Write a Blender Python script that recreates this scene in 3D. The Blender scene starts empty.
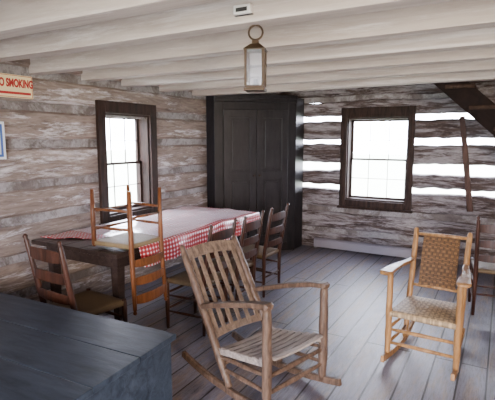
import bpy, bmesh, math, random
from mathutils import Vector, Matrix, noise
random.seed(4)
C = bpy.context.scene.collection

# ------------------------------------------------------------------ materials
def newmat(name):
    m = bpy.data.materials.new(name); m.use_nodes = True
    nt = m.node_tree; b = nt.nodes["Principled BSDF"]
    return m, nt, b
def N(nt, t, **kw):
    n = nt.nodes.new(t)
    for k, v in kw.items(): setattr(n, k, v)
    return n
def ramp(nt, fac, stops):
    r = N(nt, "ShaderNodeValToRGB")
    el = r.color_ramp.elements
    while len(el) < len(stops): el.new(0.5)
    for e, (p, c) in zip(el, stops):
        e.position = p; e.color = (c[0], c[1], c[2], 1)
    nt.links.new(fac, r.inputs[0]); return r.outputs[0]
def noise_tex(nt, vec, scale, detail=6, rough=0.6, dist=0.0):
    n = N(nt, "ShaderNodeTexNoise")
    n.inputs["Scale"].default_value = scale; n.inputs["Detail"].default_value = detail
    n.inputs["Roughness"].default_value = rough; n.inputs["Distortion"].default_value = dist
    nt.links.new(vec, n.inputs["Vector"]); return n.outputs[0]
def coords(nt, sc=(1, 1, 1), kind="Object"):
    tc = N(nt, "ShaderNodeTexCoord"); mp = N(nt, "ShaderNodeMapping")
    mp.inputs["Scale"].default_value = sc
    nt.links.new(tc.outputs[kind], mp.inputs[0]); return mp.outputs[0]
def mixc(nt, fac, a, b, blend="MIX"):
    m = N(nt, "ShaderNodeMix", data_type="RGBA", blend_type=blend)
    if isinstance(fac, float): m.inputs[0].default_value = fac
    else: nt.links.new(fac, m.inputs[0])
    for i, v in ((6, a), (7, b)):
        if isinstance(v, tuple): m.inputs[i].default_value = (*v, 1)
        else: nt.links.new(v, m.inputs[i])
    return m.outputs[2]
def bump(nt, b, h, strength=0.3, dist=0.01):
    bn = N(nt, "ShaderNodeBump"); bn.inputs["Strength"].default_value = strength
    bn.inputs["Distance"].default_value = dist
    nt.links.new(h, bn.inputs["Height"]); nt.links.new(bn.outputs[0], b.inputs["Normal"])

def wood(name, dark, light, sc=(14, 14, 2.0), rough=0.5, bs=0.25, spec=0.25):
    m, nt, b = newmat(name)
    v = coords(nt, sc)
    n1 = noise_tex(nt, v, 2.2, 8, 0.65, 0.6)
    col = ramp(nt, n1, [(0.3, dark), (0.7, light)])
    nt.links.new(col, b.inputs["Base Color"]); b.inputs["Roughness"].default_value = rough
    b.inputs["Specular IOR Level"].default_value = spec
    bump(nt, b, n1, bs, 0.004); return m

def whitewash(name, sc, base_lo, base_hi, white, amount=0.5, rough=0.9, patch=1.3, wlow=0.6, soft=0.05, tlo=0.75, bs=0.6):
    m, nt, b = newmat(name)
    v = coords(nt, sc)
    n1 = noise_tex(nt, v, 3.0, 10, 0.7, 0.8)
    n2 = noise_tex(nt, v, patch, 10, 0.78, 0.4)
    n3 = noise_tex(nt, coords(nt, tuple(s * 3 for s in sc)), 4, 10, 0.8)
    n4 = noise_tex(nt, coords(nt, (0.9, 0.9, 0.9)), 1.3, 3, 0.5)
    under = ramp(nt, n1, [(0.3, base_lo), (0.65, base_hi)])
    mask = ramp(nt, n2, [(amount - soft, (1, 1, 1)), (amount + soft, (0, 0, 0))])
    wv = ramp(nt, n3, [(0.34, tuple(c * wlow for c in white)), (0.56, white)])
    col = mixc(nt, mask, under, wv)
    tone = ramp(nt, n4, [(0.3, (tlo, tlo, tlo + 0.02)), (0.7, (1, 1, 1))])
    mm = mixc(nt, 1.0, col, tone, "MULTIPLY")
    nt.links.new(mm, b.inputs["Base Color"]); b.inputs["Roughness"].default_value = rough
    b.inputs["Specular IOR Level"].default_value = 0.15
    bump(nt, b, n2, bs, 0.014); return m

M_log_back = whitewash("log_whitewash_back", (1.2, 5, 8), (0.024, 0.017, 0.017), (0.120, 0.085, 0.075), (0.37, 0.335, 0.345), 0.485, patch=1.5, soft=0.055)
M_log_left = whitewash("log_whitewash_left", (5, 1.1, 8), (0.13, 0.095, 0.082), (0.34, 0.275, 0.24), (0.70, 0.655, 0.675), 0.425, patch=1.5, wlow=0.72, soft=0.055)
M_chink = whitewash("chinking", (2, 2, 2), (0.10, 0.082, 0.076), (0.21, 0.18, 0.17), (0.36, 0.335, 0.34), 0.50)
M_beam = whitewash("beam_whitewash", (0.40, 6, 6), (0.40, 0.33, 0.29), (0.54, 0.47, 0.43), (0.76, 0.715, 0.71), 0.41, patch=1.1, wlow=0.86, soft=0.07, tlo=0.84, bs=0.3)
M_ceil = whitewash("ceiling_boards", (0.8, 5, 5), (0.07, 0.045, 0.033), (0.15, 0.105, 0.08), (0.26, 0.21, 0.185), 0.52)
M_frame = wood("dark_frame_wood", (0.008, 0.005, 0.004), (0.046, 0.024, 0.018), rough=0.6, spec=0.15)
M_cup = wood("black_blue_paint", (0.005, 0.005, 0.007), (0.021, 0.018, 0.021), (8, 8, 2), 0.40, 0.2, 0.3)
M_brass = newmat("aged_bronze")[0]; _b = M_brass.node_tree.nodes["Principled BSDF"]
_b.inputs["Base Color"].default_value = (0.045, 0.026, 0.012, 1); _b.inputs["Metallic"].default_value = 0.4; _b.inputs["Roughness"].default_value = 0.45; _b.inputs["Specular IOR Level"].default_value = 0.3
M_dark = wood("dark_red_brown_chair_wood", (0.010, 0.0045, 0.0035), (0.066, 0.024, 0.014), rough=0.4)
M_orange = wood("orange_brown_wood", (0.060, 0.020, 0.008), (0.21, 0.078, 0.028), rough=0.35)
M_hick = wood("weathered_hickory", (0.034, 0.020, 0.014), (0.155, 0.098, 0.068), (18, 18, 4), rough=0.42, bs=0.6)
M_hick_slat = wood("worn_back_slats", (0.058, 0.038, 0.028), (0.235, 0.165, 0.12), (18, 18, 3), rough=0.40, bs=0.4)
M_seat_slat = wood("worn_seat_slats", (0.12, 0.095, 0.085), (0.40, 0.335, 0.30), (16, 2.5, 16), rough=0.34)
M_honey = wood("honey_wood", (0.12, 0.054, 0.019), (0.40, 0.215, 0.085), rough=0.36)
M_table = wood("dark_table_wood", (0.011, 0.007, 0.006), (0.05, 0.032, 0.027), (10, 1.5, 10), 0.28)
M_chest = wood("slate_blue_paint", (0.008, 0.013, 0.023), (0.042, 0.056, 0.082), (1.6, 9, 9), 0.42, 0.5)
M_red = wood("dark_reddish_board", (0.03, 0.013, 0.009), (0.10, 0.045, 0.03), rough=0.6)
M_heater = newmat("heater_enamel")[0]; M_heater.node_tree.nodes["Principled BSDF"].inputs["Base Color"].default_value = (0.24, 0.22, 0.26, 1)
M_white = newmat("white_plastic")[0]; M_white.node_tree.nodes["Principled BSDF"].inputs["Base Color"].default_value = (0.8, 0.8, 0.8, 1)
M_black = newmat("black_metal")[0]; M_black.node_tree.nodes["Principled BSDF"].inputs["Base Color"].default_value = (0.02, 0.02, 0.02, 1)
def flat(name, c, rough=0.5):
    m, nt, b = newmat(name)
    n = noise_tex(nt, coords(nt), 12)
    nt.links.new(mixc(nt, n, tuple(x * 0.88 for x in c), c), b.inputs["Base Color"]); b.inputs["Roughness"].default_value = rough
    return m
M_cream = flat("sign_cream", (0.80, 0.66, 0.38)); M_signred = flat("sign_red", (0.38, 0.006, 0.006))
M_signwhite = flat("sign_white", (0.7, 0.72, 0.78)); M_signblue = flat("sign_blue", (0.04, 0.10, 0.35))

def glassmat(name="window_glass", f=0.05, r=0.02):
    m, nt, b = newmat(name)
    out = nt.nodes["Material Output"]; nt.nodes.remove(b)
    t = N(nt, "ShaderNodeBsdfTransparent"); g = N(nt, "ShaderNodeBsdfGlossy"); g.inputs["Roughness"].default_value = r
    mx = N(nt, "ShaderNodeMixShader"); mx.inputs[0].default_value = f
    nt.links.new(t.outputs[0], mx.inputs[1]); nt.links.new(g.outputs[0], mx.inputs[2]); nt.links.new(mx.outputs[0], out.inputs[0])
    return m
M_glass = glassmat(); M_lglass = glassmat("lantern_glass", 0.12, 0.2)

def floor_mat():
    m, nt, b = newmat("painted_floor_planks")
    tc = N(nt, "ShaderNodeTexCoord"); mp = N(nt, "ShaderNodeMapping")
    mp.inputs["Rotation"].default_value = (0, 0, math.radians(90))
    nt.links.new(tc.outputs["Object"], mp.inputs[0])
    br = N(nt, "ShaderNodeTexBrick"); br.offset = 0.37; br.offset_frequency = 3
    br.inputs["Color1"].default_value = (0.0, 0, 0, 1); br.inputs["Color2"].default_value = (1, 1, 1, 1)
    br.inputs["Mortar"].default_value = (0.5, 0.5, 0.5, 1)
    br.inputs["Scale"].default_value = 1; br.inputs["Brick Width"].default_value = 3.4
    br.inputs["Row Height"].default_value = 0.17; br.inputs["Mortar Size"].default_value = 0.0065
    br.inputs["Mortar Smooth"].default_value = 0.2
    nt.links.new(mp.outputs[0], br.inputs["Vector"])
    n1 = noise_tex(nt, coords(nt, (16, 1.0, 1)), 2.0, 12, 0.85, 0.5); n2 = noise_tex(nt, coords(nt, (5, 0.9, 1)), 1.5, 10, 0.75, 0.3)
    n3 = noise_tex(nt, coords(nt, (0.8, 0.5, 1)), 1.4, 3, 0.5); n4 = noise_tex(nt, coords(nt, (30, 3, 1)), 3, 10, 0.85, 0.2)
    paint = ramp(nt, n1, [(0.34, (0.052, 0.052, 0.080)), (0.66, (0.30, 0.295, 0.375))])
    plank = mixc(nt, 0.4, paint, mixc(nt, br.outputs[0], (0.065, 0.062, 0.092), (0.32, 0.31, 0.38)))
    wear = ramp(nt, n2, [(0.48, (0, 0, 0)), (0.60, (0.85, 0.85, 0.85))])
    worn = ramp(nt, n1, [(0.34, (0.10, 0.068, 0.052)), (0.66, (0.40, 0.30, 0.235))])
    col = mixc(nt, wear, plank, worn)
    col = mixc(nt, 1.0, col, ramp(nt, n3, [(0.3, (0.72, 0.71, 0.73)), (0.7, (1, 1, 1))]), "MULTIPLY")
    col = mixc(nt, 1.0, col, ramp(nt, n4, [(0.38, (0.50, 0.49, 0.50)), (0.52, (1, 1, 1))]), "MULTIPLY")
    col = mixc(nt, br.outputs[1], col, (0.004, 0.003, 0.004))
    nt.links.new(col, b.inputs["Base Color"])
    rr = ramp(nt, n1, [(0.3, (0.24,) * 3), (0.7, (0.56,) * 3)]); nt.links.new(rr, b.inputs["Roughness"])
    b.inputs["Specular IOR Level"].default_value = 0.6
    mth = N(nt, "ShaderNodeMath", operation="MULTIPLY_ADD"); mth.inputs[1].default_value = -2.0
    nt.links.new(br.outputs[1], mth.inputs[0]); nt.links.new(n1, mth.inputs[2])
    bump(nt, b, mth.outputs[0], 0.5, 0.006); return m
M_floor = floor_mat()

def stripes_weave(name, c1, c2, f=90, basket=False, rough=0.6, ck_scale=42, ckmix=0.5):
    m, nt, b = newmat(name)
    tc = N(nt, "ShaderNodeTexCoord"); sp = N(nt, "ShaderNodeSeparateXYZ"); nt.links.new(tc.outputs["UV"], sp.inputs[0])
    def mt(op, a, c=None):
        n = N(nt, "ShaderNodeMath", operation=op)
        for i, x in ((0, a), (1, c)):
            if x is None: continue
            if isinstance(x, (int, float)): n.inputs[i].default_value = x
            else: nt.links.new(x, n.inputs[i])
        return n.outputs[0]
    X, Y = sp.outputs[0], sp.outputs[1]
    if basket:
        ck = N(nt, "ShaderNodeTexChecker"); ck.inputs["Scale"].default_value = ck_scale; nt.links.new(tc.outputs["UV"], ck.inputs["Vector"])
        sel = ck.outputs[1]
    else:
        sel = mt("GREATER_THAN", mt("ABSOLUTE", X), mt("ABSOLUTE", Y))
    sx = mt("ABSOLUTE", mt("SINE", mt("MULTIPLY", X, f * 3.0))); sy = mt("ABSOLUTE", mt("SINE", mt("MULTIPLY", Y, f * 3.0)))
    mx = N(nt, "ShaderNodeMix"); nt.links.new(sel, mx.inputs[0]); nt.links.new(sy, mx.inputs[2]); nt.links.new(sx, mx.inputs[3])
    h = mx.outputs[0]
    n = noise_tex(nt, tc.outputs["UV"], 25)
    col = mixc(nt, h, tuple(x * 0.35 for x in c1), c1)
    col = mixc(nt, n, col, mixc(nt, h, tuple(x * 0.4 for x in c2), c2))
    if basket: col = mixc(nt, mt("MULTIPLY", sel, ckmix), col, tuple(x * 0.15 for x in c1))
    nt.links.new(col, b.inputs["Base Color"]); b.inputs["Roughness"].default_value = rough
    b.inputs["Specular IOR Level"].default_value = 0.25
    bump(nt, b, h, 0.5, 0.003); return m
M_rush = stripes_weave("rush_weave", (0.17, 0.115, 0.062), (0.10, 0.066, 0.036))
M_rush2 = stripes_weave("pale_rush_weave", (0.36, 0.26, 0.14), (0.24, 0.17, 0.09))
M_cane = stripes_weave("cane_back_weave", (0.17, 0.082, 0.026), (0.10, 0.045, 0.014), 36, True)
M_cseat = stripes_weave("cane_seat_weave", (0.55, 0.40, 0.24), (0.42, 0.29, 0.16), 36, True, ckmix=0.25)

def gingham():
    m, nt, b = newmat("red_gingham")
    tc = N(nt, "ShaderNodeTexCoord"); sp = N(nt, "ShaderNodeSeparateXYZ"); nt.links.new(tc.outputs["UV"], sp.inputs[0])
    def mt(op, a, c=None):
        n = N(nt, "ShaderNodeMath", operation=op)
        for i, x in ((0, a), (1, c)):
            if x is None: continue
            if isinstance(x, (int, float)): n.inputs[i].default_value = x
            else: nt.links.new(x, n.inputs[i])
        return n.outputs[0]
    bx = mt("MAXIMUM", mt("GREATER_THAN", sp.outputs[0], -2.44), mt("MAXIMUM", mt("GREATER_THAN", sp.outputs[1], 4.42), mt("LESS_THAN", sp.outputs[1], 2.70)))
    thr = mt("SUBTRACT", 0.82, mt("MULTIPLY", bx, 0.42))  # window glare painted into the pattern: red bands thin out across the top
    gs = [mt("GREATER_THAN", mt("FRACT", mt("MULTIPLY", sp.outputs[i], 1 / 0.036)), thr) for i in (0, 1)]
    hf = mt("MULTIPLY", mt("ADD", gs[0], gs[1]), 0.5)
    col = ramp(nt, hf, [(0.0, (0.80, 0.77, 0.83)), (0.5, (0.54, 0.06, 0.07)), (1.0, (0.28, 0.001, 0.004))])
    nt.links.new(col, b.inputs["Base Color"]); b.inputs["Roughness"].default_value = 0.32
    b.inputs["Coat Weight"].default_value = 0.9; b.inputs["Coat Roughness"].default_value = 0.22
    return m
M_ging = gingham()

# ------------------------------------------------------------------ geometry helpers
def sweep(bm, pts, secs, ref=Vector((0, 0, 1)), smooth=False, cap=True):
    pts = [Vector(p) for p in pts]; ref = Vector(ref); rings = []
    for i, p in enumerate(pts):
        t = (pts[min(i + 1, len(pts) - 1)] - pts[max(i - 1, 0)]).normalized()
        x = ref - t * ref.dot(t)
        if x.length < 1e-4: x = Vector((1, 0, 0)) - t * t.x
        if x.length < 1e-4: x = Vector((0, 1, 0)) - t * t.y
        x.normalize(); y = t.cross(x)
        s = secs[i] if isinstance(secs[0][0], (list, tuple)) else secs
        rings.append([bm.verts.new(p + x * a + y * b) for a, b in s])
    n = len(rings[0])
    for r0, r1 in zip(rings[:-1], rings[1:]):
        for k in range(n):
            f = bm.faces.new((r0[k], r0[(k + 1) % n], r1[(k + 1) % n], r1[k])); f.smooth = smooth
    if cap:
        bm.faces.new(rings[0][::-1]); bm.faces.new(rings[-1])
def circ(r, seg=10): return [(r * math.cos(2 * math.pi * k / seg), r * math.sin(2 * math.pi * k / seg)) for k in range(seg)]
def tube(bm, pts, r, seg=10):
    rs = r if isinstance(r, (list, tuple)) else [r] * len(pts)
    sweep(bm, pts, [circ(x, seg) for x in rs], (0.31, 0.2, 0.93), True)
def pole(bm, pts, rs, seg=12, wob=0.003, seed=0.0):
    P = []; Rr = []
    for a, b, ra, rb in zip(pts[:-1], pts[1:], rs[:-1], rs[1:]):
        a, b = Vector(a), Vector(b); n = max(1, int((b - a).length / 0.035))
        for i in range(n):
            t = i / n; P.append(a.lerp(b, t)); Rr.append(ra + (rb - ra) * t)
    P.append(Vector(pts[-1])); Rr.append(rs[-1])
    for i in range(1, len(P) - 1):
        q = P[i] * 9 + Vector((seed, 0, 0))
        P[i] = P[i] + Vector((noise.noise(q), noise.noise(q + Vector((5, 0, 0))), 0)) * wob
        Rr[i] *= 1 + 0.10 * noise.noise(q * 2.3)
    tube(bm, P, Rr, seg)
def rect(w, t): return [(-w / 2, -t / 2), (w / 2, -t / 2), (w / 2, t / 2), (-w / 2, t / 2)]
def slab(bm, pts, w, t, ref=(0, 0, 1)):
    if isinstance(w, (list, tuple)): sweep(bm, pts, [rect(a, t) for a in w], ref)
    else: sweep(bm, pts, [rect(w, t)] * len(pts), ref)
def box(bm, a, b):
    x0, y0, z0 = a; x1, y1, z1 = b
    v = [bm.verts.new(p) for p in ((x0,y0,z0),(x1,y0,z0),(x1,y1,z0),(x0,y1,z0),(x0,y0,z1),(x1,y0,z1),(x1,y1,z1),(x0,y1,z1))]
    for f in ((0,3,2,1),(4,5,6,7),(0,1,5,4),(1,2,6,5),(2,3,7,6),(3,0,4,7)): bm.faces.new([v[i] for i in f])
def obj(name, bm, mat, parent=None, bevel=0.0, mats=None):
    bmesh.ops.recalc_face_normals(bm, faces=bm.faces[:])
    me = bpy.data.meshes.new(name); bm.to_mesh(me); bm.free()
    for mm in (mats or [mat]): me.materials.append(mm)
    o = bpy.data.objects.new(name, me); C.objects.link(o)
    if parent: o.parent = parent
    if bevel:
        md = o.modifiers.new("bevel", "BEVEL"); md.width = bevel; md.segments = 2; md.limit_method = "ANGLE"
    return o
def part(name, parent, mat, fn, bevel=0.0):
    bm = bmesh.new(); fn(bm); return obj(name, bm, mat, parent, bevel)
def thing(name, label, cat, loc=(0, 0, 0), rotz=0.0, group=None):
    e = bpy.data.objects.new(name, None); C.objects.link(e); e.empty_display_size = 0.1
    e.location = loc; e.rotation_euler = (0, 0, math.radians(rotz))
    e["label"] = label; e["category"] = cat
    if group: e["group"] = group
    return e
def structure(o): o["kind"] = "structure"; return o
def dup(th, loc, rotz, label=None, sc=1.0):
    n = th.copy(); C.objects.link(n); n.location = loc; n.rotation_euler = (0, 0, math.radians(rotz)); n.scale = (sc, sc, sc)
    if label: n["label"] = label
    for ch in th.children:
        c = ch.copy(); C.objects.link(c); c.parent = n
    return n

# ------------------------------------------------------------------ room shell
XL, YB, XR, YF = -3.52, 6.18, 2.3, -2.2
ZC = 2.40; ZW = 2.54
ZG = [0.26, 0.58, 0.905, 1.20, 1.55, 1.87, 2.15]
HG = [0.030, 0.030, 0.042, 0.056, 0.038, 0.038, 0.025]
def logs(hg):
    out = []; z = -0.02
    for g, h in zip(ZG, hg):
        out.append((z, g - h)); z = g + h
    out.append((z, ZW)); return out

def log_seg(bm, axis, a0, a1, z0, z1, face, sgn, amp=0.024):
    n = max(2, int((a1 - a0) / 0.08)); h = z1 - z0; e = min(0.030, h * 0.18); e2 = e * 0.3
    prof = [(0.085, z0), (0.032, z0 + e2), (0.006, z0 + e), (0.0, (z0 + z1) / 2), (0.006, z1 - e), (0.032, z1 - e2), (0.085, z1), (0.15, z1), (0.17, (z0 + z1) / 2), (0.15, z0)]
    rings = []
    for i in range(n + 1):
        a = a0 + (a1 - a0) * i / n; ring = []
        for k, (d, zz) in enumerate(prof):
            q = Vector((a * 1.7, k * 3.1 + zz * 2, sgn * 9.0))
            dd = d + 0.008 * noise.noise(q * 1.3) + 0.004 * noise.noise(q * 5)
            up = zz > (z0 + z1) / 2
            z2 = zz + ((amp * noise.noise(Vector((a * 1.0, round(z0 * 10) * 5.3, 3 + up))) + amp * 0.6 * noise.noise(Vector((a * 7, round(z0 * 10) * 3.3 + up * 7, 3)))) if h > 0.1 else 0)
            dd = max(dd, 0.0)
            ring.append(bm.verts.new((a, face + sgn * dd, z2) if axis == "x" else (face + sgn * dd, a, z2)))
        rings.append(ring)
    m = len(prof)
    for r0, r1 in zip(rings[:-1], rings[1:]):
        for k in range(m): bm.faces.new((r0[k], r0[(k + 1) % m], r1[(k + 1) % m], r1[k]))
    bm.faces.new(rings[0]); bm.faces.new(rings[-1][::-1])

def log_wall(name, axis, a0, a1, face, sgn, opening, mat, open_gaps=(), hg=HG, amp=0.024):
    bm = bmesh.new()
    for z0, z1 in logs(hg):
        if opening and z1 > opening[2] and z0 < opening[3]:
            o0, o1, oz0, oz1 = opening
            log_seg(bm, axis, a0, o0, z0, z1, face, sgn, amp); log_seg(bm, axis, o1, a1, z0, z1, face, sgn, amp)
            if oz0 - z0 > 0.02: log_seg(bm, axis, o0, o1, z0, oz0, face, sgn)
            if z1 - oz1 > 0.02: log_seg(bm, axis, o0, o1, oz1, z1, face, sgn)
        else: log_seg(bm, axis, a0, a1, z0, z1, face, sgn, amp)
    for g, hh in zip(ZG, hg):
        segs = [(a0, a1)]
        if opening and opening[2] < g < opening[3]: segs = [(a0, opening[0]), (opening[1], a1)]
        if g in open_gaps: segs = [(a0, a0 + 0.6)]
        for s0, s1 in segs:
            n = max(2, int((s1 - s0) / 0.2)); pts = []
            for i in range(n + 1):
                a = s0 + (s1 - s0) * i / n; d = 0.078 + 0.010 * noise.noise(Vector((a * 2, g * 7, 1)))
                pts.append((a, face + sgn * (d), g) if axis == "x" else (face + sgn * d, a, g))
            k0 = len(bm.faces); slab(bm, pts, hh * 2 + 0.05, 0.07)
            bm.faces.ensure_lookup_table()
            for f in bm.faces[k0:]: f.material_index = 1
    o = obj(name, bm, None, mats=[mat, M_chink]); return structure(o)
WB = (-1.92, -1.09, 0.73, 1.88); WL = (3.26, 3.94, 0.79, 1.86)
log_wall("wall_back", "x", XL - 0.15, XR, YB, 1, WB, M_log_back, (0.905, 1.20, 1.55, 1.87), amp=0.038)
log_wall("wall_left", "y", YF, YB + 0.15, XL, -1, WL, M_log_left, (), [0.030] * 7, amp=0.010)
structure(part("wall_right", None, M_log_left, lambda bm: box(bm, (XR, YF - 0.15, -0.02), (XR + 0.15, YB + 0.15, ZW))))
DX0, DX1, DZ = -1.6, 1.2, 2.05
structure(part("wall_front", None, M_log_back, lambda bm: (box(bm, (XL - 0.15, YF - 0.15, -0.02), (DX0, YF, ZW)), box(bm, (DX1, YF - 0.15, -0.02), (XR, YF, ZW)), box(bm, (DX0, YF - 0.15, DZ), (DX1, YF, ZW)))))
structure(part("floor", None, M_floor, lambda bm: box(bm, (XL - 0.15, YF - 0.15, -0.1), (XR + 0.15, YB + 0.17, 0.0))))
def ceil(bm):
    y = YF
    while y < YB + 0.15:
        box(bm, (XL - 0.15, y + 0.004, ZC), (XR + 0.15, min(y + 0.2, YB + 0.17) - 0.004, ZC + 0.03)); y += 0.2
    box(bm, (XL - 0.15, YF, ZC + 0.032), (XR + 0.15, YB + 0.17, ZW))
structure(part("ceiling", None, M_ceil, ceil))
bi = 1
for y in (-1.4, -0.8, -0.2, 0.4, 1.0, 1.52, 1.99, 2.56, 3.10, 3.62, 4.22, 4.86):
    def f(bm, y=y):
        pts = []; n = 24
        for i in range(n + 1):
            x = XL - 0.03 + (XR + 0.03 - XL) * i / n
            pts.append((x, y + 0.008 * noise.noise(Vector((x * 0.6, y * 3, 0))), 2.2735 + 0.008 * noise.noise(Vector((x * 0.8, y * 3, 5)))))
        slab(bm, pts, 0.267, 0.12)
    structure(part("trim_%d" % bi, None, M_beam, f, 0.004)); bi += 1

def window(idx, axis, face, sgn, op, outer, depth=0.14):
    a0, a1, z0, z1 = op; A0, A1, Z0, Z1 = outer
    def P(a, d, z): return (a, face + sgn * d, z) if axis == "x" else (face + sgn * d, a, z)
    def bx(bm, s0, d0, q0, s1, d1, q1):
        p, q = P(s0, d0, q0), P(s1, d1, q1)
        box(bm, tuple(min(i, j) for i, j in zip(p, q)), tuple(max(i, j) for i, j in zip(p, q)))
    def fr(bm):
        bx(bm, A0, -0.035, Z0, a0 + 0.01, 0.0, Z1); bx(bm, a1 - 0.01, -0.035, Z0, A1, 0.0, Z1)
        bx(bm, a0 + 0.01, -0.035, z1 - 0.01, a1 - 0.01, 0.0, Z1); bx(bm, A0 - 0.02, -0.06, Z0 - 0.03, A1 + 0.02, 0.0, Z0)
        bx(bm, a0 + 0.01, -0.035, Z0, a1 - 0.01, 0.0, z0 + 0.01)
        bx(bm, a0 - 0.005, 0.0, z0, a0 + 0.025, 0.2, z1); bx(bm, a1 - 0.025, 0.0, z0, a1 + 0.005, 0.2, z1)
        bx(bm, a0 + 0.025, 0.0, z1 - 0.03, a1 - 0.025, 0.2, z1); bx(bm, a0 + 0.025, 0.0, z0, a1 - 0.025, 0.2, z0 + 0.03)
    w = part("window_%d" % idx, None, M_frame, fr, 0.004); structure(w)
    b0, b1, c0, c1 = a0 + 0.026, a1 - 0.026, z0 + 0.031, z1 - 0.031; mid = (c0 + c1) / 2
    for k, (lo, hi, d) in enumerate(((c0, mid + 0.014, depth - 0.03), (mid - 0.014, c1, depth))):
        def sash(bm):
            bx(bm, b0, d, lo, b0 + 0.026, d + 0.028, hi); bx(bm, b1 - 0.026, d, lo, b1, d + 0.028, hi)
            bx(bm, b0, d, lo, b1, d + 0.028, lo + 0.026); bx(bm, b0, d, hi - 0.024, b1, d + 0.028, hi)
            for j in (1, 2):
                a = b0 + (b1 - b0) * j / 3; bx(bm, a - 0.004, d + 0.004, lo, a + 0.004, d + 0.014, hi)
            zc = (lo + hi) / 2; bx(bm, b0, d + 0.004, zc - 0.004, b1, d + 0.014, zc + 0.004)
        part("sash", w, M_frame, sash)
        part("glass", w, M_glass, lambda bm: bx(bm, b0 + 0.02, d + 0.012, lo + 0.02, b1 - 0.02, d + 0.014, hi - 0.02))
    return w
window(1, "y", XL, -1, WL, (3.17, 4.03, 0.74, 1.97))
window(2, "x", YB, 1, WB, (-2.0, -1.02, 0.65, 2.01))

gm = flat("dry_grass", (0.42, 0.46, 0.36), 0.9)
g = structure(part("ground", None, gm, lambda bm: box(bm, (-60, -60, -0.7), (60, 60, -0.5))))

# ------------------------------------------------------------------ corner cupboard
cup = thing("corner_cupboard", "tall dark painted wooden corner cupboard with panelled doors", "cupboard")
A = Vector((-3.38, 5.05, 0)); B = Vector((-2.56, 5.87, 0))
dv = (B - A).normalized(); nv = Vector((dv.y, -dv.x, 0)); W = (B - A).length
def fp(t, out, z): p = A + dv * t + nv * out; return (p.x, p.y, z)
def obox(bm, t0, t1, o0, o1, z0, z1):
    v = [bm.verts.new(fp(*q)) for q in ((t0,o0,z0),(t1,o0,z0),(t1,o1,z0),(t0,o1,z0),(t0,o0,z1),(t1,o0,z1),(t1,o1,z1),(t0,o1,z1))]
    for f in ((0,3,2,1),(4,5,6,7),(0,1,5,4),(1,2,6,5),(2,3,7,6),(3,0,4,7)): bm.faces.new([v[i] for i in f])
def cbody(bm):
    poly = [(A.x, A.y), (B.x, B.y), (B.x, 6.165), (-3.505, 6.165), (-3.505, A.y)]
    lo = [bm.verts.new((x, y, 0.0)) for x, y in poly]; hi = [bm.verts.new((x, y, 2.16)) for x, y in poly]
    bm.faces.new(lo[::-1]); bm.faces.new(hi)
    for i in range(5): bm.faces.new((lo[i], lo[(i + 1) % 5], hi[(i + 1) % 5], hi[i]))
    obox(bm, 0, 0.12, 0, 0.02, 0, 2.08); obox(bm, W - 0.12, W, 0, 0.02, 0, 2.08)
    obox(bm, 0.12, W - 0.12, 0, 0.02, 0, 0.12); obox(bm, 0.12, W - 0.12, 0, 0.02, 1.98, 2.08)
    obox(bm, 0.0, W + 0.0, 0, 0.035, 2.08, 2.13); obox(bm, 0.0, W + 0.0, 0, 0.05, 2.13, 2.18)
part("body", cup, M_cup, cbody, 0.004)
M_door = wood("cupboard_door_paint", (0.007, 0.007, 0.009), (0.031, 0.027, 0.030), (8, 8, 2), 0.34, 0.2, 0.4)
def door(t0, t1, z0, z1, panels, knob_t):
    d = part("door", cup, M_door, lambda bm: (
        obox(bm, t0, t0 + 0.085, 0.001, 0.030, z0, z1), obox(bm, t1 - 0.085, t1, 0.001, 0.030, z0, z1),
        [obox(bm, t0 + 0.085, t1 - 0.085, 0.001, 0.030, a, b) for a, b in panels[0]],
        [obox(bm, t0 + 0.085, t1 - 0.085, 0.001, 0.004, a, b) for a, b in panels[1]],
        [obox(bm, t0 + 0.125, t1 - 0.125, 0.004, 0.022, a + 0.04, b - 0.04) for a, b in panels[1]]), 0.006)
    def kn(bm):
        c = Vector(fp(knob_t, 0.030, 1.09)); tube(bm, [c, c + nv * 0.012, c + nv * 0.022, c + nv * 0.032], [0.006, 0.008, 0.015, 0.008], 12)
    part("knob", d, M_brass, kn)
rails = [(0.13, 0.24), (1.04, 1.15), (1.87, 1.975)]; pans = [(0.24, 1.04), (1.15, 1.87)]
door(0.125, W / 2 - 0.006, 0.13, 1.975, (rails, pans), W / 2 - 0.04)
door(W / 2 + 0.006, W - 0.125, 0.13, 1.975, (rails, pans), W / 2 + 0.04)

# ------------------------------------------------------------------ table + cloth
TX0, TX1, TY0, TY1, TZ = -3.38, -2.40, 2.30, 4.45, 0.76
tb = thing("dining_table", "long dark wooden plank table standing along the log wall", "table")
def ttop(bm):
    n = 5
    for i in range(n):
        a = TX0 + (TX1 - TX0) * i / n; b = TX0 + (TX1 - TX0) * (i + 1) / n
        box(bm, (a + 0.0015, TY0, TZ - 0.035), (b - 0.0015, TY1, TZ))
part("table_top", tb, M_table, ttop, 0.003)
part("apron", tb, M_table, lambda bm: (box(bm, (TX0 + 0.08, TY0 + 0.08, TZ - 0.14), (TX1 - 0.08, TY0 + 0.105, TZ - 0.035)),
    box(bm, (TX0 + 0.08, TY1 - 0.105, TZ - 0.14), (TX1 - 0.08, TY1 - 0.08, TZ - 0.035)),
    box(bm, (TX0 + 0.08, TY0 + 0.105, TZ - 0.14), (TX0 + 0.105, TY1 - 0.105, TZ - 0.035)),
    box(bm, (TX1 - 0.105, TY0 + 0.105, TZ - 0.14), (TX1 - 0.08, TY1 - 0.105, TZ - 0.035))), 0.002)
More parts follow.
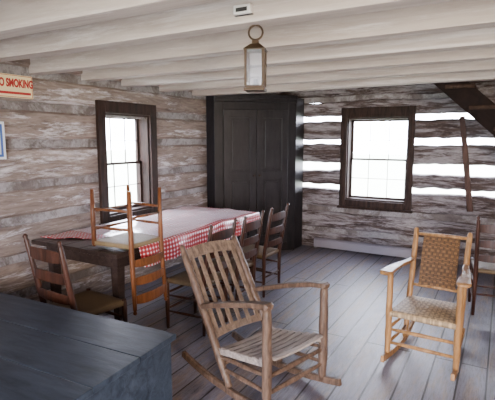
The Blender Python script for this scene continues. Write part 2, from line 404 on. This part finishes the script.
for lx in (TX0 + 0.12, TX1 - 0.12):
    for ly in (TY0 + 0.12, TY1 - 0.12):
        part("leg", tb, M_table, lambda bm: sweep(bm, [(lx, ly, 0), (lx, ly, TZ - 0.14), (lx, ly, TZ - 0.035)], [rect(0.05, 0.05), rect(0.075, 0.075), rect(0.075, 0.075)], (1, 0, 0)), 0.003)
def cloth():
    bm = bmesh.new(); uv = bm.loops.layers.uv.new("UVMap")
    nx, ny = 70, 130; x0, x1 = TX0 + 0.02, TX1 + 0.19; y0, y1 = 2.42, TY1 + 0.16
    g = {}; P = {}
    for i in range(nx + 1):
        for j in range(ny + 1):
            x = x0 + (x1 - x0) * i / nx; y = y0 + (y1 - y0) * j / ny
            X_, Y_ = x, y
            if j < 30: y += (1 - j / 30) * (0.06 * math.sin(x * 6.0) + 0.16 * (x - TX0))
            ox = max(0, x - TX1 - 0.004); oy = max(0, y - TY1 - 0.004)
            far = (y > 2.95) or (x < -2.95)
            rum = 0.026 * max(0, noise.noise(Vector((x * 5.5, y * 4.2, 2))) + 0.05) * (1 if far else 0.2)
            zz = TZ + 0.006 - max(ox, oy) + rum
            wx = 0.012 + 0.022 * (0.5 + 0.5 * math.sin(y * 17 + 1.2 * math.sin(y * 5))) * min(1, ox / 0.1)
            wy = 0.012 + 0.015 * (0.5 + 0.5 * math.sin(x * 15)) * min(1, oy / 0.1)
            px = min(x, TX1) + (wx if ox > 0 else 0); py = min(y, TY1) + (wy if oy > 0 else 0)
            zz += (0.018 * math.sin(y * 3.1)) * min(1, ox / 0.15)
            g[i, j] = bm.verts.new((px, py, zz)); P[i, j] = (X_ + 0.01 * math.sin(Y_ * 4), y)
    for i in range(nx):
        for j in range(ny):
            ks = ((i, j), (i + 1, j), (i + 1, j + 1), (i, j + 1))
            f = bm.faces.new([g[k] for k in ks]); f.smooth = True
            for l, k in zip(f.loops, ks): l[uv].uv = P[k]
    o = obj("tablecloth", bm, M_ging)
    md = o.modifiers.new("th", "SOLIDIFY"); md.thickness = 0.002; md.offset = 1
    o["label"] = "red and white checked tablecloth draped over table edges"; o["category"] = "tablecloth"
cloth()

# ------------------------------------------------------------------ ladder-back chairs
def uvgrid_seat(bm, corners, zt, th, n=14, bulge=0.008):
    uv = bm.loops.layers.uv.new("UVMap"); g = {}
    for i in range(n + 1):
        for j in range(n + 1):
            s, t = i / n, j / n
            p = (1-s)*(1-t)*corners[0] + s*(1-t)*corners[1] + s*t*corners[2] + (1-s)*t*corners[3]
            e = min(s, 1 - s, t, 1 - t)
            z = p.z + bulge * min(1, e * 6)
            g[i, j] = (bm.verts.new((p.x, p.y, z)), bm.verts.new((p.x, p.y, p.z - th)), (s * 0.4 - 0.2, t * 0.4 - 0.2))
    for i in range(n):
        for j in range(n):
            ks = ((i, j), (i + 1, j), (i + 1, j + 1), (i, j + 1))
            for lay in (0, 1):
                f = bm.faces.new([g[k][lay] for k in ks]); f.smooth = True
                for l, k in zip(f.loops, ks): l[uv].uv = g[k][2]
    edge = [(i, 0) for i in range(n)] + [(n, j) for j in range(n)] + [(i, n) for i in range(n, 0, -1)] + [(0, j) for j in range(n, 0, -1)]
    for a, b in zip(edge, edge[1:] + edge[:1]):
        f = bm.faces.new((g[a][0], g[b][0], g[b][1], g[a][1])); f.smooth = True
        for l, k in zip(f.loops, (a, b, b, a)): l[uv].uv = g[k][2]

def ladder_chair(label, wmat, smat, loc, rotz, group=None, H=0.93, SZ=0.43, rk=1.0):
    e = thing("ladder_back_chair", label, "chair", loc, rotz, group)
    rx, ry, fx, fy = 0.165, -0.17, 0.19, 0.19
    for s in (-1, 1):
        part("rear_leg", e, wmat, lambda bm: tube(bm, [(s*rx, ry, 0), (s*rx, ry, 0.25), (s*rx, ry, SZ), (s*(rx+.004), ry-.035*rk, .62), (s*(rx+.01), ry-.085*rk, H-.04), (s*(rx+.011), ry-.088*rk, H-.03), (s*(rx+.012), ry-.092*rk, H-.012), (s*(rx+.012), ry-.094*rk, H)], [.014, .018, .020, .019, .016, .011, .017, .006], 10))
        part("front_leg", e, wmat, lambda bm: tube(bm, [(s*fx, fy, 0), (s*fx, fy, .2), (s*fx, fy, SZ-.01), (s*fx, fy, SZ+.012)], [.013, .019, .019, .013], 10))
        for zz in (0.15, 0.29):
            part("stretcher", e, wmat, lambda bm: tube(bm, [(s*rx, ry, zz), (s*(rx+fx)/2, 0.01, zz), (s*fx, fy, zz)], [.008, .012, .008], 8))
    for zz in (0.17, 0.31):
        part("stretcher", e, wmat, lambda bm: tube(bm, [(-fx, fy, zz), (0, fy, zz), (fx, fy, zz)], [.008, .012, .008], 8))
    part("stretcher", e, wmat, lambda bm: tube(bm, [(-rx, ry, .2), (0, ry, .2), (rx, ry, .2)], [.008, .011, .008], 8))
    def slats(bm):
        for zc, w in ((0.54, 0.065), (0.675, 0.07), (0.815, 0.08)):
            off = ry - 0.01 - (zc - SZ) / (H - SZ) * 0.08 * rk; n = 10; pts = []; ws = []
            for i in range(n + 1):
                q = i / n * 2 - 1
                pts.append((q * (rx + 0.004), off - 0.022 * (1 - q * q), zc + 0.006 * (1 - q * q))); ws.append(w * (0.72 + 0.28 * (1 - q ** 4)))
            sweep(bm, pts, [rect(x, 0.008) for x in ws], (0, 0, 1))
    part("backrest", e, wmat, slats, 0.002)
    part("seat", e, smat, lambda bm: uvgrid_seat(bm, [Vector((-rx-.012, ry-.004, SZ)), Vector((rx+.012, ry-.004, SZ)), Vector((fx+.012, fy+.012, SZ)), Vector((-fx-.012, fy+.012, SZ))], SZ, 0.03))
    return e
cA = ladder_chair("dark brown ladder-back chair with woven seat, pulled to table", M_dark, M_rush, (-2.19, 4.07, 0), 88, "ladder-back chairs")
dup(cA, (-2.18, 3.50, 0), 92); dup(cA, (-2.20, 3.03, 0), 89, "dark ladder-back chair with woven rush seat behind slatted rocker")
dup(cA, (-2.50, 2.06, 0), -4, "dark ladder-back chair with rush seat at table's end beside chest", 1.05)
dup(cA, (0.00, 4.62, 0), 4, "dark ladder-back wooden chair standing behind woven-seat rocking chair")
inv = ladder_chair("orange-brown ladder-back chair turned upside down, seat resting on table", M_orange, M_rush2, (0, 0, 0), 0, "ladder-back chairs", H=0.93, rk=0.3)
R = Matrix(((0, -1, 0), (-1, 0, 0), (0, 0, -1))).to_4x4()
inv.rotation_euler = R.to_euler(); inv.location = (-2.517, 2.56, TZ + 0.014 + 0.442)

# ------------------------------------------------------------------ slatted rocking chair (near)
rc = thing("rocking_chair", "weathered wooden rocking chair with vertical back slats and slatted seat", "rocking chair", (-1.005, 2.37, 0), -16.7)
wf, wr = 0.26, 0.235
def rx_at(z): return -0.39 - 0.43 * (z - 0.12) / 0.73
for s in (-1, 1):
    part("front_leg", rc, M_hick, lambda bm: pole(bm, [(0, s*wf, .05), (0, s*wf, .2), (0, s*wf, .36), (0, s*wf, .62), (0, s*wf, .675)], [.024, .029, .030, .026, .022], seed=s))
    part("rear_leg", rc, M_hick, lambda bm: pole(bm, [(rx_at(.05), s*wr, .045), (rx_at(.3), s*wr, .3), (rx_at(.55), s*wr, .55), (rx_at(.80), s*wr, .80), (rx_at(.86), s*wr, .86), (rx_at(.875), s*wr, .875)], [.023, .028, .027, .024, .020, .010], seed=s * 3))
    def rk(bm):
        pts = []; n = 22
        for i in range(n + 1):
            x = 0.14 - (0.14 + 0.84) * i / n; pts.append((x, s * (wf + (wr - wf) * min(1, max(0, -x / .39))), 0.0245 + 0.27 * (x + 0.33) ** 2))
        slab(bm, pts, 0.045, 0.030)
    part("rocker", rc, M_hick, rk, 0.006)
    def arm(bm):
        pts = [(0.025, s*wf, .675), (0.005, s*wf, .683), (-0.1, s*(wf+.004), .665), (-0.3, s*(wf), .61), (-0.5, s*(wr+.01), .545), (rx_at(.5) + 0.0, s*wr, .505)]
        ws = [.05, .068, .064, .056, .05, .042]
        sweep(bm, pts, [rect(.032, w) for w in ws], (0, 0, 1))
    part("armrest", rc, M_hick, arm, 0.012)
    for zz, z2 in ((.17, .15), (.27, .22)):
        part("stretcher", rc, M_hick, lambda bm: pole(bm, [(0, s*wf, zz), (-.2, s*(wf+wr)/2, (zz+z2)/2), (rx_at(z2), s*wr, z2)], [.011, .016, .011], 8))
for zz in (.16, .26):
    part("stretcher", rc, M_hick, lambda bm: pole(bm, [(0, -wf, zz), (0, 0, zz), (0, wf, zz)], [.013, .018, .013], 8))
part("stretcher", rc, M_hick, lambda bm: pole(bm, [(rx_at(.17), -wr, .17), (rx_at(.17), 0, .17), (rx_at(.17), wr, .17)], [.011, .015, .011], 8))
def rseat(bm):
    for s in (-1, 1):
        slab(bm, [(-.0, s*(wf-.02), .330), (rx_at(.26), s*(wr-.01), .245)], 0.04, 0.022)
    n = 8
    for i in range(n):
        t = (i + 0.35) / n; x = 0.03 + (rx_at(.27) + 0.03 - 0.03) * t; z = .368 - .095 * t - 0.012 * math.sin(t * math.pi)
        w = wf - 0.0 + (wr - wf) * t - (0.034 if 0.03 > x > -0.04 else 0.004)
        pts = [(x, -w + 2 * w * k / 8, z - 0.012 * (1 - ((k - 4) / 4) ** 2)) for k in range(9)]
        slab(bm, pts, 0.014, 0.036)
part("seat", rc, M_seat_slat, rseat, 0.003)
def rback(bm):
    def rail(z, w, bow):
        x = rx_at(z); pts = []
        for k in range(13):
            q = k / 6 - 1; pts.append((x - bow * (1 - q * q), q * wr, z + (0.018 * (1 - q * q) if z > .7 else 0)))
        slab(bm, pts, w, 0.022, (-0.5, 0, 0.86))
    rail(.805, .08, .03); rail(.33, .05, .03)
    for k in range(6):
        q = (k + 0.5) / 3 - 1; bow = 0.03 * (1 - q * q)
        slab(bm, [(rx_at(z) - bow + 0.008, q * wr * 0.95, z) for z in (.33, .45, .57, .69, .80)], 0.033, 0.012, (0, 1, 0))
part("backrest", rc, M_hick_slat, rback, 0.003)

# ------------------------------------------------------------------ woven rocking chair
wc = thing("rocking_chair", "honey-coloured wooden rocking chair with woven cane back and seat", "rocking chair", (-0.415, 3.175, 0), -93)
wf2, wr2 = 0.228, 0.192
def r2(z): return -0.37 - 0.26 * (z - 0.05) / 0.85
for s in (-1, 1):
    part("front_leg", wc, M_honey, lambda bm: pole(bm, [(0, s*wf2, .045), (0, s*wf2, .2), (0, s*wf2, .36), (0, s*wf2, .655)], [.019, .023, .023, .020], seed=s*5))
    part("rear_leg", wc, M_honey, lambda bm: pole(bm, [(r2(.05), s*wr2, .045), (r2(.3), s*wr2, .3), (r2(.6), s*wr2, .6), (r2(.85), s*(wr2+.004), .85), (r2(.87), s*(wr2+.004), .87), (r2(.88), s*(wr2+.004), .88)], [.019, .023, .022, .020, .018, .010], seed=s*7))
    def rk2(bm):
        pts = []; n = 22
        for i in range(n + 1):
            x = 0.13 - 0.79 * i / n; pts.append((x, s * (wf2 + (wr2 - wf2) * min(1, max(0, -x / .38))), 0.0245 + 0.30 * (x + 0.22) ** 2))
        slab(bm, pts, 0.045, 0.026)
    part("rocker", wc, M_honey, rk2, 0.005)
    def arm2(bm):
        pts = [(0.075, s*(wf2+.025), .66), (0.05, s*(wf2+.02), .667), (-0.08, s*(wf2+.01), .668), (-0.25, s*wf2, .655), (-0.42, s*(wr2+.012), .645), (r2(.64), s*wr2, .64)]
        sweep(bm, pts, [rect(.022, w) for w in (.06, .09, .078, .06, .05, .035)], (0, 0, 1))
    part("armrest", wc, M_honey, arm2, 0.008)
    for zz in (.13, .24):
        part("stretcher", wc, M_honey, lambda bm: tube(bm, [(0, s*wf2, zz), (-.19, s*(wf2+wr2)/2, zz), (r2(zz), s*wr2, zz)], [.009, .014, .009], 8))
for zz in (.14, .24):
    part("stretcher", wc, M_honey, lambda bm: tube(bm, [(0, -wf2, zz), (0, 0, zz), (0, wf2, zz)], [.010, .015, .010], 8))
part("stretcher", wc, M_honey, lambda bm: tube(bm, [(r2(.18), -wr2, .18), (r2(.18), 0, .18), (r2(.18), wr2, .18)], [.009, .013, .009], 8))
part("seat", wc, M_cseat, lambda bm: uvgrid_seat(bm, [Vector((r2(.35)-.01, -wr2, .355)), Vector((.02, -wf2, .375)), Vector((.02, wf2, .375)), Vector((r2(.35)-.01, wr2, .355))], .36, .032))
def wback(bm):
    uv = bm.loops.layers.uv.new("UVMap"); n = 10; F = {}
    for lay, off in ((0, 0.014), (1, -0.006)):
        for i in range(n + 1):
            for j in range(n + 1):
                y = (i / n * 2 - 1) * (wr2 - .058); z = .45 + .375 * j / n
                F[lay, i, j] = bm.verts.new((r2(z) + off - .012 * (1 - (i / n * 2 - 1) ** 2), y, z))
    for lay in (0, 1):
        for i in range(n):
            for j in range(n):
                ks = ((i, j), (i+1, j), (i+1, j+1), (i, j+1)); f = bm.faces.new([F[(lay,) + k] for k in ks])
                for l, k in zip(f.loops, ks): l[uv].uv = (k[0] / n * .30, k[1] / n * .385)
    edge = [(i, 0) for i in range(n)] + [(n, j) for j in range(n)] + [(i, n) for i in range(n, 0, -1)] + [(0, j) for j in range(n, 0, -1)]
    for a, b in zip(edge, edge[1:] + edge[:1]): bm.faces.new((F[(0,) + a], F[(0,) + b], F[(1,) + b], F[(1,) + a]))
part("backrest", wc, M_cane, wback)
for zz in (.445, .835):
    part("back_rail", wc, M_honey, lambda bm: tube(bm, [(r2(zz), -wr2, zz), (r2(zz) - .01, 0, zz), (r2(zz), wr2, zz)], [.012, .015, .012], 8))

# ------------------------------------------------------------------ blue chest
ch = thing("blanket_chest", "low worn dark slate-blue painted wooden chest with flat lid", "chest", (-1.41, 1.74, 0), 3)
CW, CD = 1.65, 0.86
part("body", ch, M_chest, lambda bm: (box(bm, (-CW + .02, -CD + .02, 0.0), (-.02, -.02, .565)), box(bm, (-CW + .01, -CD + .01, 0.0), (-.01, -.01, .07))), 0.004)
def lid(bm):
    n = 3
    for i in range(n):
        a = -CD + CD * i / n; b = -CD + CD * (i + 1) / n; box(bm, (-CW, a + .001, .57), (0, b - .001, .60))
part("lid", ch, M_chest, lid, 0.004)

# ------------------------------------------------------------------ lantern
LX, LY = -1.085, 1.99
lt = thing("hanging_lantern", "aged brass square glass lantern hanging by ring from beam", "lantern", (LX, LY, 0), 20)
def ring(bm):
    n = 24; pts = [(0.034 * math.cos(2*math.pi*k/n), 0, 2.105 + 0.034 * math.sin(2*math.pi*k/n)) for k in range(n)]
    rings = []
    for k in range(n):
        a = 2 * math.pi * k / n; d = Vector((math.cos(a), 0, math.sin(a)))
        rings.append([bm.verts.new(Vector(pts[k]) + d * (.005 * math.cos(b)) + Vector((0, .005 * math.sin(b), 0))) for b in [i * math.pi / 4 for i in range(8)]])
    for k in range(n):
        r0, r1 = rings[k], rings[(k + 1) % n]
        for i in range(8): f = bm.faces.new((r0[i], r0[(i+1) % 8], r1[(i+1) % 8], r1[i])); f.smooth = True
part("ring", lt, M_brass, ring)
part("roof", lt, M_brass, lambda bm: sweep(bm, [(0,0,2.02),(0,0,2.024),(0,0,2.05),(0,0,2.052),(0,0,2.068),(0,0,2.072)], [rect(.105,.105),rect(.105,.105),rect(.045,.045),rect(.032,.032),rect(.03,.03),rect(.012,.012)], (1,0,0)))
part("base", lt, M_brass, lambda bm: (box(bm, (-.05,-.05,1.828), (.05,.05,1.842)), box(bm, (-.043,-.043,1.842), (.043,.043,1.852))), .002)
def cage(bm):
    for sx in (-1, 1):
        for sy in (-1, 1): box(bm, (sx*.042-.006, sy*.042-.006, 1.85), (sx*.042+.006, sy*.042+.006, 2.022))
part("cage", lt, M_brass, cage)
part("glass", lt, M_lglass, lambda bm: [box(bm, *q) for q in (((-.036,-.043,1.853),(.036,-.041,2.02)),((-.036,.041,1.853),(.036,.043,2.02)),((-.043,-.036,1.853),(-.041,.036,2.02)),((.041,-.036,1.853),(.043,.036,2.02)))])
part("candle_holder", lt, M_brass, lambda bm: tube(bm, [(0,0,1.852),(0,0,1.856),(0,0,1.857),(0,0,1.885)], [.026,.026,.010,.010], 12))
part("hook", lt, M_black, lambda bm: tube(bm, [(0, 0, 2.145), (0, 0, 2.136)], .004, 8))

sd = thing("ceiling_sensor", "small white plastic box with black lens fixed to beam", "sensor", (-1.11, 1.926, 2.195))
part("housing", sd, M_white, lambda bm: box(bm, (-.045, -.030, -.02), (.045, .0, .022)), .004)
part("lens", sd, M_black, lambda bm: (box(bm, (-.048, -.012, -.024), (.048, .0, -.020)), box(bm, (-.03, -.032, -.010), (.03, -.030, .008))))

# ------------------------------------------------------------------ signs on left wall
def text_obj(name, body, size, mat, parent, mtx, bold=0.0):
    cu = bpy.data.curves.new(name, "FONT"); cu.body = body; cu.size = size; cu.extrude = 0.0006; cu.offset = bold
    cu.align_x = "CENTER"; cu.align_y = "CENTER"
    t = bpy.data.objects.new(name, cu); C.objects.link(t)
    bpy.context.view_layer.update()
    me = bpy.data.meshes.new_from_object(t.evaluated_get(bpy.context.evaluated_depsgraph_get()))
    bpy.data.objects.remove(t)
    o = bpy.data.objects.new(name, me); C.objects.link(o); me.materials.append(mat)
    o.parent = parent; o.matrix_local = mtx; return o
sg = thing("no_smoking_sign", "cream sign with red NO SMOKING lettering on log wall", "sign", (XL + 0.012, 2.325, 2.018))
HWs, HHs = .165, .092
part("board", sg, M_cream, lambda bm: box(bm, (-.006, -HWs, -HHs), (.006, HWs, HHs)), .001)
def bord(bm):
    box(bm, (.006, -HWs+.005, HHs-.009), (.0068, HWs-.005, HHs-.005)); box(bm, (.006, -HWs+.005, -HHs+.005), (.0068, HWs-.005, -HHs+.009))
    box(bm, (.006, HWs-.009, -HHs+.009), (.0068, HWs-.005, HHs-.009)); box(bm, (.006, -HWs+.005, -HHs+.009), (.0068, -HWs+.009, HHs-.009))
    box(bm, (.006, -.145, -.064), (.0068, .145, -.044))
part("border", sg, M_signred, bord)
mt_ = Matrix(((0, 0, 1, .007), (.60, 0, 0, 0), (0, 1, 0, .022), (0, 0, 0, 1)))
text_obj("lettering", "NO SMOKING", 0.088, M_signred, sg, mt_, 0.004)
s2 = thing("notice_sign", "white notice board with blue border on log wall", "sign", (XL + 0.012, 2.065, 1.58))
part("board", s2, M_signwhite, lambda bm: box(bm, (-.006, -.15, -.15), (.006, .15, .15)), .001)
part("border", s2, M_signblue, lambda bm: (box(bm, (.006, -.13, -.13), (.0068, .13, -.11)), box(bm, (.006, -.13, .11), (.0068, .13, .13)), box(bm, (.006, .11, -.11), (.0068, .13, .11)), box(bm, (.006, -.13, -.11), (.0068, -.11, .11))))

# ------------------------------------------------------------------ heater, stairs, board
ht = thing("baseboard_heater", "low grey metal baseboard heater along log wall", "heater", (0, 0, 0))
part("casing", ht, M_heater, lambda bm: (box(bm, (-2.35, YB - .075, .02), (-0.98, YB - .005, .13)), box(bm, (-2.35, YB - .06, .13), (-0.98, YB - .005, .145)), box(bm, (-2.35, YB - .06, 0), (-2.31, YB - .005, .02)), box(bm, (-1.02, YB - .06, 0), (-.98, YB - .005, .02))), .004)
st = thing("staircase", "steep dark brown wooden staircase rising to the loft", "stairs")
M_st = wood("near_black_stair_wood", (0.004, 0.003, 0.003), (0.022, 0.013, 0.011), (3, 8, 3), 0.8, spec=0.1)
M_st2 = wood("brown_stair_treads", (0.015, 0.009, 0.007), (0.07, 0.04, 0.028), (8, 1.5, 8), 0.7, spec=0.1)
z_top = 2.395; sl = 0.93; x_top = -0.78
for yy in (5.10, 6.02):
    part("stringer", st, M_st, lambda bm: (slab(bm, [(x_top + 0.15, yy, z_top - 0.14), (x_top + z_top / sl - 0.1, yy, 0.13)], 0.22, 0.04), box(bm, (x_top + z_top / sl - 0.22, yy - .02, 0.0), (x_top + z_top / sl - 0.06, yy + .02, 0.14))), .003)
nst = 10
for k in range(nst):
    z = 0.2 + k * (z_top - 0.27) / nst; x = x_top + 0.06 + (z_top - z) / sl
    part("tread", st, M_st2, lambda bm: (box(bm, (x - .15, 5.04, z - .018), (x + .12, 6.0, z + .018))), .003)
    part("riser", st, M_st, lambda bm: (box(bm, (x - .115, 5.122, z + .019), (x - .095, 5.998, z + .19))), .002)
bd = part("wall_board", None, M_red, lambda bm: slab(bm, [(-.476, 6.13, 1.86), (-.40, 6.13, 1.3), (-.32, 6.13, .70)], [.06, .065, .07], .03, (1, 0, 0)), .004)
bd["label"] = "narrow dark reddish-brown board fixed upright against log wall"; bd["category"] = "board"

# ------------------------------------------------------------------ camera, light
cam = bpy.data.cameras.new("camera"); co = bpy.data.objects.new("camera", cam); C.objects.link(co)
cam.sensor_width = 36; cam.lens = 36 * 450 / 495; cam.clip_start = 0.02
co.location = (0, 0, 1.6); co.rotation_euler = (math.radians(90 - 7.84), 0, math.radians(29.6))
bpy.context.scene.camera = co
w = bpy.data.worlds.new("sky"); bpy.context.scene.world = w; w.use_nodes = True
bg = w.node_tree.nodes["Background"]; bg.inputs[0].default_value = (0.83, 0.855, 1.0, 1); bg.inputs[1].default_value = 42.0
def portal(loc, rot, sx, sy):
    l = bpy.data.lights.new("daylight_portal", "AREA"); l.shape = "RECTANGLE"; l.size = sx; l.size_y = sy; l.cycles.is_portal = True
    o = bpy.data.objects.new("daylight_portal", l); C.objects.link(o); o.location = loc; o.rotation_euler = rot
portal(((DX0 + DX1) / 2, YF - 0.16, DZ / 2), (math.radians(90), 0, 0), DX1 - DX0, DZ)
portal((-1.5, YB + 0.3, 1.3), (math.radians(-90), 0, 0), 0.9, 1.2)
portal((XL - 0.3, 3.6, 1.3), (math.radians(90), 0, math.radians(-90)), 0.75, 1.2)
portal((0.6, YB + 0.22, 1.4), (math.radians(-90), 0, 0), 3.3, 1.2)
sun = bpy.data.lights.new("sun", "SUN"); sun.energy = 10; sun.angle = 0.02; sun.color = (1, .95, .88)
so = bpy.data.objects.new("sun", sun); C.objects.link(so); so.rotation_euler = (math.radians(15), math.radians(50), 0)
dl = bpy.data.lights.new("warm_fill_light", "AREA"); dl.shape = "RECTANGLE"; dl.size = 0.6; dl.size_y = 1.0; dl.energy = 240; dl.color = (1.0, 0.79, 0.56)  # added warm fill lamp inside the room, behind the camera
do = bpy.data.objects.new("warm_fill_light", dl); C.objects.link(do); do.location = (1.8, -1.0, 1.6)
do.rotation_euler = (Vector((-0.9, 2.8, 0.3)) - Vector((1.8, -1.0, 1.6))).to_track_quat("-Z", "Y").to_euler()
